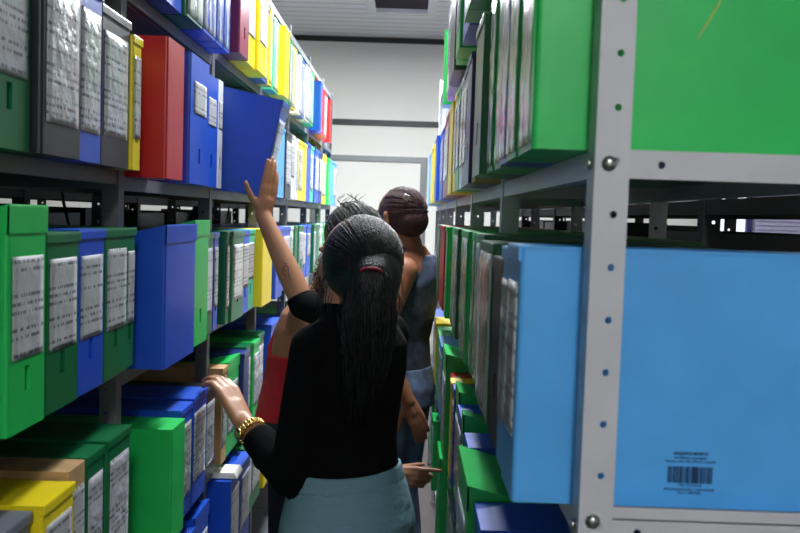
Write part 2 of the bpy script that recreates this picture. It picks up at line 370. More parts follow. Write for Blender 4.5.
def label_mesh(wd, h, kind, m):
    bm = bmesh.new(); rnd = random.Random(int(wd * 9999) + int(h * 777) + kind.__hash__() % 1 + len(_cache))
    hw = wd / 2 - max(.006, wd * .10)
    if kind == 'L': z0, z1 = h * rnd.uniform(.32, .40), h * rnd.uniform(.84, .90)
    elif kind == 'S': z0, z1 = h * .55, h * .80; hw *= .8
    elif kind == 'V': z0, z1 = h * .03, h * .955; hw = wd / 2 - .005
    else: z0, z1 = h * rnd.uniform(.16, .26), h * .86
    nx, nz = 6, 16; g = []
    for j in range(nz + 1):
        row = []
        for i in range(nx + 1):
            edge = min(i, nx - i, j, nz - j)
            b = .0012 + (rnd.uniform(0, .0022) if kind in 'WV' else rnd.uniform(0, .0007)) * (1 if edge > 0 else .2)
            row.append(bm.verts.new((b, -hw + 2 * hw * i / nx, z0 + (z1 - z0) * j / nz)))
        g.append(row)
    for j in range(nz):
        for i in range(nx): bm.faces.new((g[j][i], g[j][i + 1], g[j + 1][i + 1], g[j + 1][i]))
    r = bmesh.ops.extrude_face_region(bm, geom=bm.faces[:])
    for v in r['geom']:
        if isinstance(v, bmesh.types.BMVert): v.co.x = .0004
    bmesh.ops.recalc_face_normals(bm, faces=bm.faces)
    me = bpy.data.meshes.new('label'); bm.to_mesh(me); bm.free(); me.materials.append(m)
    me.polygons.foreach_set('use_smooth', [True] * len(me.polygons)); return me
def file_box(side, xs, y0, y1, z, col, feat='N', h=.262, dp=.35, label='', group='', tilt=0, lean=0):
    """side -1: spine faces +x (left rack); side 1: spine faces -x (right rack)"""
    wd = (y1 - y0) - .003
    nm = 'cardboard_file_box' if col == 'C' else 'file_box'
    t = thing(nm, label, 'file box', (xs, (y0 + y1) / 2, z), group)
    t.rotation_euler = (lean, tilt, 0) if side < 0 else (0, 0, PI)
    if side > 0: t.rotation_euler = (lean, tilt, PI)
    inst('body', body_mesh(wd, h, dp, col, 'X' not in feat), t)
    op = .036 if 'O' in feat else 0
    if 'F' not in feat: inst('lid', lid_mesh(wd, dp, col, op), t, (0, 0, h))
    k = 'V' if 'V' in feat else 'W' if 'W' in feat else 'L' if 'L' in feat else 'S' if 'S' in feat else None
    if k: inst('label', label_mesh(wd, h, k, SLEEVE.get(col, SLEEVE['W']) if k == 'V' else random.choice(WRAPM if k == 'W' else LABM)), t)
    return t
ORD = ['nearest', 'second', 'third', 'fourth', 'fifth', 'sixth', 'seventh', 'eighth', 'ninth', 'tenth', 'eleventh', 'twelfth', 'thirteenth', 'fourteenth', 'fifteenth', 'sixteenth', 'seventeenth', 'eighteenth']
def row(side, xs, z, items, rowname, group, h0=.262, special={}):
    cnt = {}
    for i, it in enumerate(items):
        y0, y1, col, feat = it[:4]; dx = it[4] if len(it) > 4 else 0; hh = it[5] if len(it) > 5 else h0
        for py in (LYS if side < 0 else RYS):
            a, b = py - .002, py + .0355
            if y0 < b and y1 > a:
                if (b - y0) < (y1 - a): y0 = b
                else: y1 = a
        zz = z(y0) if callable(z) else z
        cn = PLC[col][0]
        ft = {'W': 'in crinkled clear plastic', 'V': 'in full clear sleeve', 'L': 'with paper label', 'S': 'with small paper label', 'O': 'with raised lid'}
        f = next((ft[c] for c in feat if c in ft), 'with plain spine')
        cnt[col + f] = cnt.get(col + f, 0) + 1
        lab = '%s file box %s, %s such %s' % (cn, f, ORD[cnt[col + f] - 1], rowname)
        if i in special: lab = special[i]
        rx = random.uniform(-.004, .004) if not dx else 0
        file_box(side, xs + (dx + rx) * (-side), y0, y1, zz + .001, col, feat, hh, .35, lab, group)

LX = -.53; ZA = lambda y: 1.672 if y < 1.66 else 1.662
# left upper eye-level shelf (tier A)
A = [(.94, 1.065, 'G', 'N'), (1.066, 1.198, 'D', 'L', 0, .25), (1.20, 1.348, 'K', 'W', .01, .285), (1.35, 1.457, 'B', 'W', 0, .285), (1.46, 1.612, 'K', 'W', 0, .27),
     (1.615, 1.70, 'Y', 'W', 0, .25), (1.735, 1.868, 'R', 'XF', .034, .286), (2.01, 2.203, 'B', 'SF', .010, .307), (2.209, 2.36, 'B', 'SF', -.002, .294), (2.362, 2.43, 'W', 'SF', -.004, .30),
     (2.63, 2.80, 'B', 'W', 0, 0.285), (2.80, 2.96, 'W', 'L', 0, 0.285), (2.96, 3.13, 'G', 'W', 0, 0.285), (3.13, 3.36, 'B', 'L', 0, 0.285), (3.365, 3.49, 'L', 'N', 0, 0.285), (3.49, 3.62, 'L', 'N', 0, 0.285), (3.62, 3.80, 'K', 'W', 0, 0.285), (3.80, 3.94, 'W', 'L', 0, 0.285), (3.94, 4.07, 'W', 'W', 0, 0.285),
     (4.07, 4.22, 'Y', 'W', 0, 0.285), (4.22, 4.39, 'Y', 'N', 0, 0.285), (4.39, 4.56, 'B', 'N', 0, 0.300), (4.56, 4.75, 'T', 'W', 0, 0.300), (4.75, 5.02, 'B', 'W', 0, 0.300), (5.02, 5.19, 'N', 'W', 0, 0.300), (5.19, 5.44, 'Y', 'W', 0, 0.300), (5.44, 5.70, 'G', 'N', 0, 0.300), (5.70, 5.93, 'L', 'N', 0, 0.300), (5.93, 6.16, 'L', 'W', 0, 0.300)]
row(-1, LX, ZA, A, 'along the left upper shelf', 'file boxes on the left upper shelf', .265, {
    0: 'bright green file box cut by the left edge of the photo, left upper shelf', 1: 'dark green file box with grip hole, leftmost on the left upper shelf',
    2: 'wide black file box with long crinkled label, beside the leftmost dark green one', 3: 'blue file box with crinkled white label between two black boxes, upper left',
    4: 'black file box with long label between the blue and the yellow box, upper left', 5: 'narrow yellow file box between a black box and the big red box',
    6: 'big red file box jutting out of the left upper shelf, beside two blue ones', 7: 'blue file box with small label standing right against the big red box',
    8: 'blue file box with small label just left of the tilted blue box'})
# the tilted blue box under the raised hand
t = thing('file_box', 'large blue file box tilting out of the left shelf above the raised hand', 'file box', (-.428, 2.535, 1.641), 'file boxes on the left upper shelf')
t.rotation_euler = (0, math.radians(11.5), 0)
inst('body', body_mesh(.135, .285, .35, 'B', False), t); inst('lid', lid_mesh(.135, .35, 'B', 0), t, (0, 0, .285)); inst('label', label_mesh(.135, .272, 'W', WRAPM[3]), t)

# left top tier (T)
T = [(1.30, 1.43, 'G', 'L'), (1.43, 1.56, 'B', 'N'), (1.70, 1.83, 'L', 'N'), (1.83, 1.96, 'B', 'L'), (1.965, 2.118, 'D', 'V', .01), (2.12, 2.257, 'B', 'V', .01), (2.26, 2.345, 'B', 'V', .01), (2.35, 2.43, 'B', 'V', .01),
     (2.53, 2.675, 'M', 'N', .018), (2.682, 2.825, 'Y', 'L', .01), (2.83, 3.0, 'Y', 'L', .02), (3.005, 3.14, 'B', 'V'), (3.145, 3.27, 'Y', 'V'), (3.27, 3.41, 'T', 'V'), (3.41, 3.55, 'Y', 'N', .02), (3.55, 3.69, 'G', 'V'),
     (3.69, 3.79, 'D', 'V'), (3.79, 3.93, 'Y', 'V'), (3.93, 4.10, 'W', 'V'), (4.10, 4.26, 'B', 'V'), (4.26, 4.43, 'W', 'V'), (4.43, 4.61, 'G', 'V'), (4.75, 4.88, 'B', 'N', .02), (4.88, 5.02, 'B', 'N'), (5.04, 5.20, 'R', 'N'), (5.20, 5.39, 'R', 'V'), (5.42, 5.66, 'R', 'N')]
row(-1, LX, lambda y: 2.036 if y < 1.66 else 2.042 if y < 2.43 else 2.067, T, 'along the left top tier', 'file boxes on the left top shelf', .27,
    {8: 'maroon file box on the left top tier, beside the yellow pair', 4: 'dark green file box whose underside shows on the left top tier'})
# left middle shelf (B)
B = [(.965, 1.095, 'D', 'L'), (1.098, 1.218, 'G', 'LO', .012), (1.224, 1.352, 'D', 'L', .008, .266), (1.355, 1.478, 'B', 'L', 0, .268), (1.48, 1.61, 'D', 'L', 0, .268), (1.612, 1.70, 'D', 'L', -.004, .268),
     (1.74, 1.99, 'B', 'XO', .035, .262), (1.995, 2.02, 'C', 'XF', 0, .27), (2.03, 2.185, 'G', 'O', .02), (2.19, 2.335, 'D', 'W', 0, .27), (2.338, 2.398, 'B', 'W'), (2.40, 2.53, 'D', 'W'), (2.53, 2.71, 'D', 'W', .01), (2.715, 2.835, 'B', 'L'), (2.84, 2.97, 'T', 'L'),
     (2.975, 3.19, 'Y', 'X', .025), (3.23, 3.42, 'B', 'N', .03), (3.42, 3.64, 'B', 'N', 0), (3.64, 3.86, 'B', 'W'), (3.865, 3.97, 'W', 'W'), (3.97, 4.12, 'D', 'N'), (4.12, 4.31, 'D', 'L'), (4.31, 4.49, 'B', 'W'), (4.49, 4.67, 'B', 'L'),
     (4.67, 4.88, 'D', 'W'), (4.88, 5.1, 'D', 'N'), (5.1, 5.33, 'W', 'W'), (5.33, 5.6, 'G', 'W'), (5.6, 5.88, 'B', 'W'), (5.88, 6.15, 'L', 'N')]
row(-1, LX, lambda y: 1.29 if y < 1.66 else 1.266, B, 'along the left middle shelf', 'file boxes on the left middle shelf', .27, {
    1: 'bright green file box with raised lid at the left edge of the photo', 2: 'dark green file box with bright edge beside the leftmost bright green one',
    3: 'blue file box with paper label between two dark green ones, left middle shelf', 4: 'dark green file box just right of the labelled blue one, left middle shelf',
    5: 'narrow dark green file box left of the tall blue box with open lid', 6: 'plain blue file box with raised lid jutting out of the left middle shelf',
    7: 'thin brown cardboard folder between the plain blue and the bright green box', 8: 'bright green file box with raised lid beside the brown cardboard folder',
    15: 'plain yellow file box standing beside the tattooed forearm', 16: 'wide blue file box just past the yellow one, behind the forearm'})
# left lower shelf (C)
Cc = [(.98, 1.10, 'G', 'L'), (1.10, 1.21, 'P', 'N', 0, .25), (1.215, 1.335, 'Y', 'L', .01, .255), (1.34, 1.415, 'C', 'LF', 0, .27), (1.418, 1.505, 'D', 'W', 0, .268), (1.51, 1.64, 'D', 'W', 0, .272),
      (1.86, 1.975, 'G', 'XF', .022, .262), (1.995, 2.105, 'B', 'W', .005, .27), (2.108, 2.26, 'B', 'W', .005, .275), (2.265, 2.385, 'K', 'W', 0, .26), (2.388, 2.55, 'C', 'W', 0, .285), (2.555, 2.74, 'G', 'WO', 0, .255), (2.745, 2.845, 'N', 'N', .01, .285),
      (2.85, 2.95, 'D', 'W', 0, .29), (2.955, 3.075, 'G', 'W', 0, .29), (3.08, 3.29, 'D', 'W', 0, .3), (3.295, 3.55, 'B', 'W', .01, .31), (3.55, 3.7, 'G', 'W'), (3.7, 3.85, 'D', 'W'), (3.85, 4.0, 'B', 'N'), (4.0, 4.3, 'G', 'L'), (4.3, 4.6, 'D', 'L')]
row(-1, LX, lambda y: .901 if y < 1.66 else .847, Cc, 'along the left lower shelf', 'file boxes on the left lower shelf', .27, {
    1: 'grey file box at the bottom left corner of the photo', 2: 'yellow file box at the bottom left beside the grey one', 3: 'open-topped brown cardboard file box between the yellow and dark green ones, bottom left',
    4: 'dark green file box next to the open brown cardboard one, bottom left', 5: 'dark green file box, last before the rack post at the lower left',
    6: 'plain bright green file box standing out on the left lower shelf', 7: 'blue file box with long label beside the plain bright green one, lower left',
    8: 'blue file box with long label just under the hand with the watch', 10: 'brown cardboard file box under the hand wearing the gold watch',
    12: 'narrow navy blue file box among green ones past the resting hand'})
# left bottom shelf (D)
D = [(1.70, 1.85, 'D', 'N', 0, .25), (1.86, 2.0, 'D', 'N', 0, .25), (2.0, 2.17, 'B', 'N', 0, .245), (2.17, 2.33, 'B', 'LO', 0, .23), (2.42, 2.62, 'B', 'WF', .03, .270), (2.62, 2.80, 'B', 'W', .03, .268), (2.82, 3.0, 'D', 'W', 0, .268), (3.0, 3.2, 'D', 'W', 0, .268), (3.2, 3.35, 'Y', 'W', 0, .25), (3.35, 3.55, 'D', 'W', 0, .24),
     (3.55, 3.75, 'G', 'W'), (3.75, 3.95, 'Y', 'O'), (3.95, 4.2, 'D', 'W')]
row(-1, LX, lambda y: .541 if y < 1.66 else .527, D, 'along the left bottom shelf', 'file boxes on the left bottom shelf', .26,
    {4: 'blue file box with white papers on top, low on the left rack', 5: 'blue file box behind the one topped with white papers'})
bm = bmesh.new()
for k in range(4): bx(bm, -.11 - k * .003, .10 - k * .003, -.05 + k * .002, .045, k * .004, k * .004 + .0035)
tag(obj('paper_stack', bm, PAPER, loc=(-.585, 2.545, .8015)), 'stack of white paper lying on a low blue file box', 'papers')

# right rack ----------------------------------------------------------------
RX = .122
TR = [(.8475, .958, 'G', 'V', .0, .262), (.96, 1.056, 'G', 'V'), (1.06, 1.15, 'B', 'V'), (1.152, 1.25, 'G', 'V'), (1.252, 1.345, 'G', 'V'), (1.35, 1.50, 'D', 'N', .012, .25), (1.57, 1.725, 'C', 'XF', .0, .262), (1.73, 1.86, 'N', 'N'), (1.86, 2.0, 'N', 'W'),
      (2.0, 2.13, 'W', 'W'), (2.13, 2.26, 'G', 'W'), (2.26, 2.46, 'Y', 'W'), (2.46, 2.66, 'Y', 'N'), (2.67, 2.90, 'M', 'W'), (2.9, 3.2, 'M', 'W'), (3.2, 3.48, 'B', 'W'), (3.49, 3.72, 'B', 'N', .012), (3.72, 3.96, 'B', 'L'), (3.97, 4.2, 'Y', 'N', .012), (4.2, 4.4, 'Y', 'N', .012), (4.4, 4.7, 'L', 'N', .014), (4.7, 5.0, 'L', 'N', .01), (5.0, 5.3, 'L', 'N')]
row(1, RX, 1.6708, TR, 'along the right upper shelf', 'file boxes on the right upper shelf', .262, {
    0: 'huge bright green file box filling the top right behind the grey post', 5: 'dark green file box closing the plastic-covered group on the right upper shelf',
    6: 'thin brown cardboard file box between dark green and navy ones, upper right'})
tw = [(.30, -.003, .30)]
bm = bmesh.new(); tube(bm, [(.158, -.0535, .112), (.163, -.056, .122), (.170, -.056, .134), (.176, -.056, .146), (.181, -.056, .158), (.179, -.055, .18)], [.0009, .0013, .0014, .0014, .0014, .0012], 8)
gb = [o for o in C.objects if o.name.startswith('file_box') and o['label'].startswith('huge')][0]
# twine hangs on the near broad face of that box
for v in bm.verts: v.co = Vector((-(v.co.x), -v.co.y, v.co.z))
obj('twine', bm, mat('straw_twine', (178, 214, 120), .8), gb)
UR = [(1.10, 1.22, 'D', 'N'), (1.22, 1.36, 'N', 'W'), (1.37, 1.50, 'K', 'N', .012), (1.50, 1.60, 'B', 'N'), (1.62, 1.74, 'G', 'N', .015), (1.74, 1.86, 'G', 'N', .015), (1.87, 2.10, 'B', 'N'), (2.12, 2.28, 'G', 'W', .01), (2.29, 2.42, 'G', 'N'), (2.44, 2.75, 'K', 'X', .006), (2.76, 2.95, 'W', 'W', .004), (2.95, 3.1, 'R', 'N', .0), (3.1, 3.30, 'G', 'N', .005)]
row(1, RX, 2.020, UR, 'along the right top tier', 'file boxes on the right top shelf', .27, {9: 'wide black file box at the end of the right top tier', 12: 'bright green file box ending the right top tier, nearest the far wall'})
BR = [(.8475, .945, 'L', 'XW', .010, .2575), (.947, 1.02, 'L', 'W', .008, .252), (1.022, 1.15, 'K', 'N', .006, .235), (1.153, 1.35, 'D', 'V', .006, .25), (1.353, 1.45, 'D', 'V'), (1.45, 1.535, 'G', 'V'), (1.54, 1.65, 'G', 'V'), (1.65, 1.765, 'G', 'V'), (1.77, 1.88, 'G', 'V'), (1.88, 1.99, 'G', 'V'),
      (2.0, 2.12, 'D', 'V'), (2.12, 2.34, 'G', 'V'), (2.345, 2.5, 'G', 'N', .01), (2.5, 2.6, 'R', 'N'), (2.61, 2.76, 'R', 'N', .01), (2.76, 2.93, 'R', 'N', .01), (2.94, 3.24, 'D', 'N', .012)]
row(1, .124, 1.3138, BR, 'along the right middle shelf', 'file boxes on the right middle shelf', .258, {
    0: 'big light blue file box with barcode at the lower right', 1: 'light blue file box directly behind the one with the barcode',
    2: 'black file box behind the light blue pair on the right middle shelf', 3: 'wide dark green file box right behind the black one, right middle shelf'})
CR = [(.85, .95, 'K', 'N', 0, .20), (.955, 1.10, 'N', 'N', .0, .205), (1.105, 1.22, 'B', 'N', .01, .215), (1.225, 1.45, 'G', 'WO', .02, .20), (1.455, 1.56, 'B', 'W', .0, .23), (1.565, 1.68, 'G', 'WO', 0, .21), (1.685, 1.82, 'B', 'W', 0, .225), (1.825, 1.95, 'G', 'WO', 0, .215), (1.955, 2.02, 'B', 'W'), (2.03, 2.10, 'Y', 'N'), (2.105, 2.17, 'R', 'N'), (2.18, 2.37, 'G', 'WO', .01, .24), (2.38, 2.6, 'G', 'W'),
      (2.6, 2.85, 'L', 'W'), (2.85, 3.1, 'G', 'N'), (3.1, 3.4, 'Y', 'N'), (3.4, 3.7, 'B', 'W')]
row(1, RX, .970, CR, 'along the right lower shelf', 'file boxes on the right lower shelf', .23, {
    3: 'bright green file box with raised lid below the black one, lower right'})
DR = [(1.6, 1.8, 'P', 'W'), (1.8, 2.0, 'G', 'W'), (2.0, 2.2, 'P', 'W'), (2.2, 2.4, 'D', 'W'), (2.4, 2.6, 'G', 'NO', .02), (2.6, 2.8, 'G', 'WO'), (2.8, 3.0, 'B', 'W'), (3.0, 3.2, 'G', 'W', .02), (3.2, 3.5, 'D', 'N'), (3.5, 3.8, 'G', 'WO', .01)]
row(1, .136, .621, DR, 'along the right bottom shelf', 'file boxes on the right bottom shelf', .25)
# printing on the big light blue box (near broad face, plane y = .846)
lbx = [o for o in C.objects if o.name.startswith('file_box') and o['label'].startswith('big light blue')][0]
lbx_m = lbx.matrix_basis.copy()
def text_part(name, s, size, x, z, parent, m, y=.8484, bold=0.0):
    cu = bpy.data.curves.new(name, 'FONT'); cu.body = s; cu.size = size; cu.align_x = 'CENTER'; cu.extrude = .0002; cu.offset = bold
    o = bpy.data.objects.new(name, cu); C.objects.link(o)
    bpy.context.view_layer.update()
    me = bpy.data.meshes.new_from_object(o.evaluated_get(bpy.context.evaluated_depsgraph_get())); bpy.data.objects.remove(o)
    Mx = Matrix.Translation((x, y, z)) @ Matrix.Rotation(PI / 2, 4, 'X')
    inv = (Matrix.Translation(parent.location) @ parent.rotation_euler.to_matrix().to_4x4()).inverted()
    me.transform(inv @ Mx); me.materials.clear(); me.materials.append(m)
    q = bpy.data.objects.new(name, me); C.objects.link(q); q.parent = parent; return q
xb = .2935
text_part('printed_text', 'ARQUIVO MORTO', .0042, xb, 1.3695, lbx, INK, bold=.00012)
text_part('printed_text', 'em plástico corrugado', .0036, xb, 1.3655, lbx, INK)
text_part('printed_text', 'Tamanho: 350 x 130 x 250 mm  reciclável', .0030, xb, 1.3618, lbx, INK)
text_part('printed_text', '7 891173 021354', .0034, xb, 1.3372, lbx, INK)
text_part('printed_text', 'INDÚSTRIA BRASILEIRA - CNPJ 00.000.000', .0028, xb, 1.3330, lbx, INK)
text_part('printed_text', 'SAC: 11 0000-0000', .0030, xb, 1.3295, lbx, INK)
bm = bmesh.new(); rb_ = random.Random(3); x = xb - .0225
while x < xb + .0225:
    wv = rb_.choice([.0004, .0008, .0012, .0006]); bx(bm, x, x + wv, .8481, .8487, 1.3405, 1.3575); x += wv + rb_.choice([.0004, .0005, .0009])
inv = (Matrix.Translation(lbx.location) @ lbx.rotation_euler.to_matrix().to_4x4()).inverted()
bm.transform(inv); obj('barcode', bm, INK, lbx)

# cartons on the rack behind the left one, and behind the right one
for i, y in enumerate([.45, .90, 1.34, 1.80, 2.26, 2.70, 3.18, 3.62, 4.1, 4.55]):
    bm = bmesh.new(); hh = [.33, .345, .335, .35, .33, .345, .335, .34, .33, .35][i]
    bx(bm, -1.325, -1.026, y, y + .40, 1.251, 1.251 + hh, .003)
    tag(obj('storage_carton', bm, PL['K']), 'dark storage carton on the rear rack behind the left rack, %s from the near end' % ORD[i], 'carton', 'dark cartons behind the left rack')
for i, y in enumerate([1.06, 1.70, 2.44, 2.84, 3.34, 3.74, 4.26, 4.66]):
    bm = bmesh.new(); bx(bm, .595, .865, y, y + .36, 1.301, 1.301 + [.24, .29, .30, .305, .30, .305, .30, .30][i], .003)
    tag(obj('storage_carton', bm, PL['K']), 'dark storage carton on the rear rack behind the right rack, %s from the near end' % ORD[i], 'carton', 'dark cartons behind the right rack')

#PEOPLE
# organic figures: tapered capsules and ellipsoids merged by a voxel remesh into ONE continuous surface
def V(*a): return Vector(a)
def p_cap(bm, p0, r0, p1, r1, flat=False, seg=18):
    p0 = Vector(p0); p1 = Vector(p1); d = p1 - p0; L = d.length; d.normalize()
    q = Vector((0, 0, 1)).rotation_difference(d)
    st = []
    if not flat:
        for k in range(5): a = -PI / 2 + k * PI / 10; st.append((r0 * math.sin(a), r0 * math.cos(a)))
    st.append((0, r0)); st.append((L, r1))
    if not flat:
        for k in range(1, 6): a = k * PI / 10; st.append((L + r1 * math.sin(a), r1 * math.cos(a)))
    rings = [[bm.verts.new(p0 + q @ Vector((max(r, 1e-4) * math.cos(2 * PI * k / seg), max(r, 1e-4) * math.sin(2 * PI * k / seg), z))) for k in range(seg)] for z, r in st]
    for A_, B_ in zip(rings, rings[1:]):
        for k in range(seg): bm.faces.new((A_[k], A_[(k + 1) % seg], B_[(k + 1) % seg], B_[k]))
    bm.faces.new(rings[0][::-1]); bm.faces.new(rings[-1])
def p_ell(bm, c, rad, yaw=0, pitch=0, rollx=0):
    r = bmesh.ops.create_uvsphere(bm, u_segments=28, v_segments=18, radius=1)
    M = Matrix.Translation(c) @ Matrix.Rotation(yaw, 4, 'Z') @ Matrix.Rotation(pitch, 4, 'X') @ Matrix.Rotation(rollx, 4, 'Y') @ Matrix.Diagonal((*rad, 1))
    for v in r['verts']: v.co = M @ v.co
def p_loft(bm, secs, seg=28):
    """stack of ellipses: (center, half width, half depth, yaw)"""
    rings = []
    for c, a, b, yw in secs:
        R = Matrix.Rotation(yw, 3, 'Z')
        rings.append([bm.verts.new(Vector(c) + R @ Vector((a * math.cos(2 * PI * k / seg), b * math.sin(2 * PI * k / seg), 0))) for k in range(seg)])
    for A_, B_ in zip(rings, rings[1:]):
        for k in range(seg): bm.faces.new((A_[k], A_[(k + 1) % seg], B_[(k + 1) % seg], B_[k]))
    bm.faces.new(rings[0][::-1]); bm.faces.new(rings[-1])
def organic(name, prims, m, parent, voxel=.005, smooth=5):
    bm = bmesh.new()
    for p in prims:
        if p[0] == 'c': p_cap(bm, *p[1:5])
        elif p[0] == 'f': p_cap(bm, *p[1:5], flat=True)
        elif p[0] == 'e': p_ell(bm, *p[1:])
        elif p[0] == 'l': p_loft(bm, p[1])
    bmesh.ops.recalc_face_normals(bm, faces=bm.faces)
    me = bpy.data.meshes.new(name); bm.to_mesh(me); bm.free(); o = bpy.data.objects.new(name, me); C.objects.link(o)
    md = o.modifiers.new('r', 'REMESH'); md.mode = 'VOXEL'; md.voxel_size = voxel; md.use_smooth_shade = True
    if smooth: ms = o.modifiers.new('s', 'SMOOTH'); ms.factor = .5; ms.iterations = smooth
    bpy.context.view_layer.update()
    me2 = bpy.data.meshes.new_from_object(o.evaluated_get(bpy.context.evaluated_depsgraph_get()))
    bpy.data.objects.remove(o); bpy.data.meshes.remove(me)
    me2.name = name; me2.materials.clear(); me2.materials.append(m)
    me2.polygons.foreach_set('use_smooth', [True] * len(me2.polygons))
    q = bpy.data.objects.new(name, me2); C.objects.link(q); q.parent = parent
    if parent: q.location = -parent.location
    return q
def hand(wrist, knuck, palm_n, thumb_side, curl, spread=.2, size=1.0, curls=None, thumb_dir=None):
    """wrist, middle knuckle, palm normal (towards the palm), direction of the thumb side; returns prims"""
    wrist = Vector(wrist); knuck = Vector(knuck); d = (knuck - wrist).normalized()
    t = Vector(thumb_side); t = (t - d * t.dot(d)).normalized(); n = d.cross(t)
    if n.dot(Vector(palm_n)) < 0: n = -n
    P = []; s = size
    base = [(.026, .000, .040), (.009, .003, .045), (-.009, .001, .042), (-.026, -.006, .033)]
    lens = [(.038, .024, .019), (.043, .027, .020), (.040, .026, .020), (.031, .019, .018)]
    for k, ((sx_, fy, _), ln) in enumerate(zip(base, lens)):
        kn = knuck + t * sx_ * s + d * fy * s
        P.append(('c', wrist + t * sx_ * .55 * s, .0145 * s, kn, .0105 * s))
        cur = kn; ang = 0; cc = curls[k] if curls else curl
        dirv = (d + t * sx_ * spread * 10).normalized()
        for j, l in enumerate(ln):
            ang += cc * (.7 if j == 0 else 1.0)
            dd = dirv * math.cos(ang) + n * math.sin(ang)
            nx = cur + dd * l * s
            P.append(('c', cur, (.0095 - .0008 * j) * s, nx, (.0088 - .0010 * j) * s)); cur = nx
    # thumb leaves the side of the palm near its base
    tb = wrist + d * .022 * s + t * .020 * s + n * .004
    td = (d * .62 + t * .68 + n * .25).normalized() if thumb_dir is None else Vector(thumb_dir).normalized()
    m1 = tb + td * .036 * s; td2 = (td + d * .35).normalized(); m2 = m1 + td2 * .030 * s; m3 = m2 + (td2 + d * .25).normalized() * .022 * s
    P += [('c', wrist + d * .012 * s, .015 * s, tb, .0145 * s), ('c', tb, .0145 * s, m1, .0112 * s), ('c', m1, .0108 * s, m2, .0095 * s), ('c', m2, .0095 * s, m3, .0075 * s)]
    P.append(('c', wrist + t * .008 * s, .018 * s, wrist + d * .05 * s + t * .004 * s, .017 * s)); P.append(('c', wrist - t * .008 * s, .016 * s, wrist + d * .05 * s - t * .012 * s, .015 * s))
    return P
def head(c, yaw, s=1.0, pitch=0):
    """c centre of the skull; the face looks along local +y turned by yaw"""
    R = Matrix.Rotation(yaw, 3, 'Z') @ Matrix.Rotation(pitch, 3, 'X'); c = Vector(c)
    def q(x, y, z): return c + R @ Vector((x * s, y * s, z * s))
    P = [('e', q(0, -.012, .02), (.075 * s, .093 * s, .092 * s), yaw, pitch), ('e', q(0, .02, -.035), (.060 * s, .066 * s, .078 * s), yaw, pitch),
         ('e', q(0, .062, -.095), (.022 * s, .018 * s, .016 * s), yaw, pitch), ('c', q(0, .086, .012), .009 * s, q(0, .104, -.026), .011 * s),
         ('e', q(0, .097, -.030), (.016 * s, .010 * s, .008 * s), yaw, pitch), ('e', q(0, .084, -.058), (.023 * s, .009 * s, .006 * s), yaw, pitch), ('e', q(0, .082, -.068), (.019 * s, .009 * s, .006 * s), yaw, pitch),
         ('c', q(-.034, .078, .030), .008 * s, q(.034, .078, .030), .008 * s), ('e', q(.036, .062, -.022), (.022 * s, .02 * s, .018 * s), yaw, pitch), ('e', q(-.036, .062, -.022), (.022 * s, .02 * s, .018 * s), yaw, pitch)]
    for sd in (-1, 1):
        P.append(('e', q(sd * .077, -.005, -.008), (.007 * s, .017 * s, .030 * s), yaw, pitch)); P.append(('e', q(sd * .080, -.010, .008), (.008 * s, .016 * s, .014 * s), yaw, pitch))
    return P, q
NOP = 0
EYEW = mat('eye_white', (232, 228, 222), .2); EYED = mat('brown_iris', (52, 30, 20), .15)
LIP = mat('lip', (168, 92, 84), .45)
def eyes(q, parent, s=1.0):
    for sd in (-1, 1):
        bm = bmesh.new(); p_ell(bm, q(sd * .030, .073, .010), (.0125 * s,) * 3); o = obj('eye', bm, EYEW, parent, True); o.location = -parent.location
        bm = bmesh.new(); p_ell(bm, q(sd * .030, .0815, .010), (.0055 * s,) * 3); i_ = obj('iris', bm, EYED, o, True)
def skin(name, c): return mat(name, c, .5, noise=.05, nscale=30, bump=.05, bscale=200, sss=.12)
def strands(name, paths, r, m, parent, seg=4):
    bm = bmesh.new()
    for p in paths:
        n = len(p); tube(bm, p, [r * (1 if k < n - 2 else .5) for k in range(n)], seg)
    o = obj(name, bm, m, parent, True); o.location = -parent.location; return o
def hair_on(c, rad, yaw, tie, n, rnd, off=.003, low=-.2, front=.3):
    """strands combed from the hairline over the skull to the tie point"""
    R = Matrix.Rotation(yaw, 3, 'Z'); c = Vector(c); Ri = R.inverted(); tl = Ri @ (Vector(tie) - c)
    out = []; E = lambda v: Vector((v.x / rad[0], v.y / rad[1], v.z / rad[2]))
    te = E(tl).normalized()
    for _ in range(n):
        az = rnd.uniform(-PI, PI); el = rnd.uniform(low, 1.5)
        s0 = Vector((math.cos(el) * math.cos(az), math.cos(el) * math.sin(az), math.sin(el)))
        if s0.y > front: continue
        pts = []; m = 9; lift = rnd.uniform(0, off)
        for k in range(m):
            t_ = k / (m - 1); v = (s0 * (1 - t_) + te * t_)
            if v.length < .05: v = s0.cross(te)
            v.normalize(); f = 1 + lift / .1 * math.sin(PI * min(1, t_ * 1.1)) * .4 + .008
            pts.append(c + R @ Vector((v.x * rad[0] * f, v.y * rad[1] * f, v.z * rad[2] * f)))
        out.append(pts)
    return out
HAIRB = mat('black_hair', (10, 9, 12), .42, noise=.3, nscale=60, bump=.5, bscale=90, stretch=(3, 3, .5), spec=.45)
HAIRR = mat('dark_reddish_hair', (48, 16, 22), .6, noise=.3, nscale=60, bump=.5, bscale=90, stretch=(3, 3, .5))
HAIRC = mat('brown_blond_curly_hair', (92, 58, 34), .45, noise=.35, nscale=60)
BLKTOP = mat('black_knit', (9, 9, 11), 1.0, noise=.12, nscale=18, bump=.5, bscale=14, spec=.15)
SKIRTM = mat('grey_blue_skirt_cloth', (108, 146, 160), .85, noise=.05, nscale=20, bump=.5, bscale=16, stretch=(1, 1, 2.2))
REDTOP = mat('red_tank_cloth', (176, 18, 34), .8, noise=.12, nscale=30, bump=.5, bscale=20)
JEANS = mat('faded_denim', (104, 124, 162), .9, noise=.45, nscale=14, bump=.3, bscale=40)
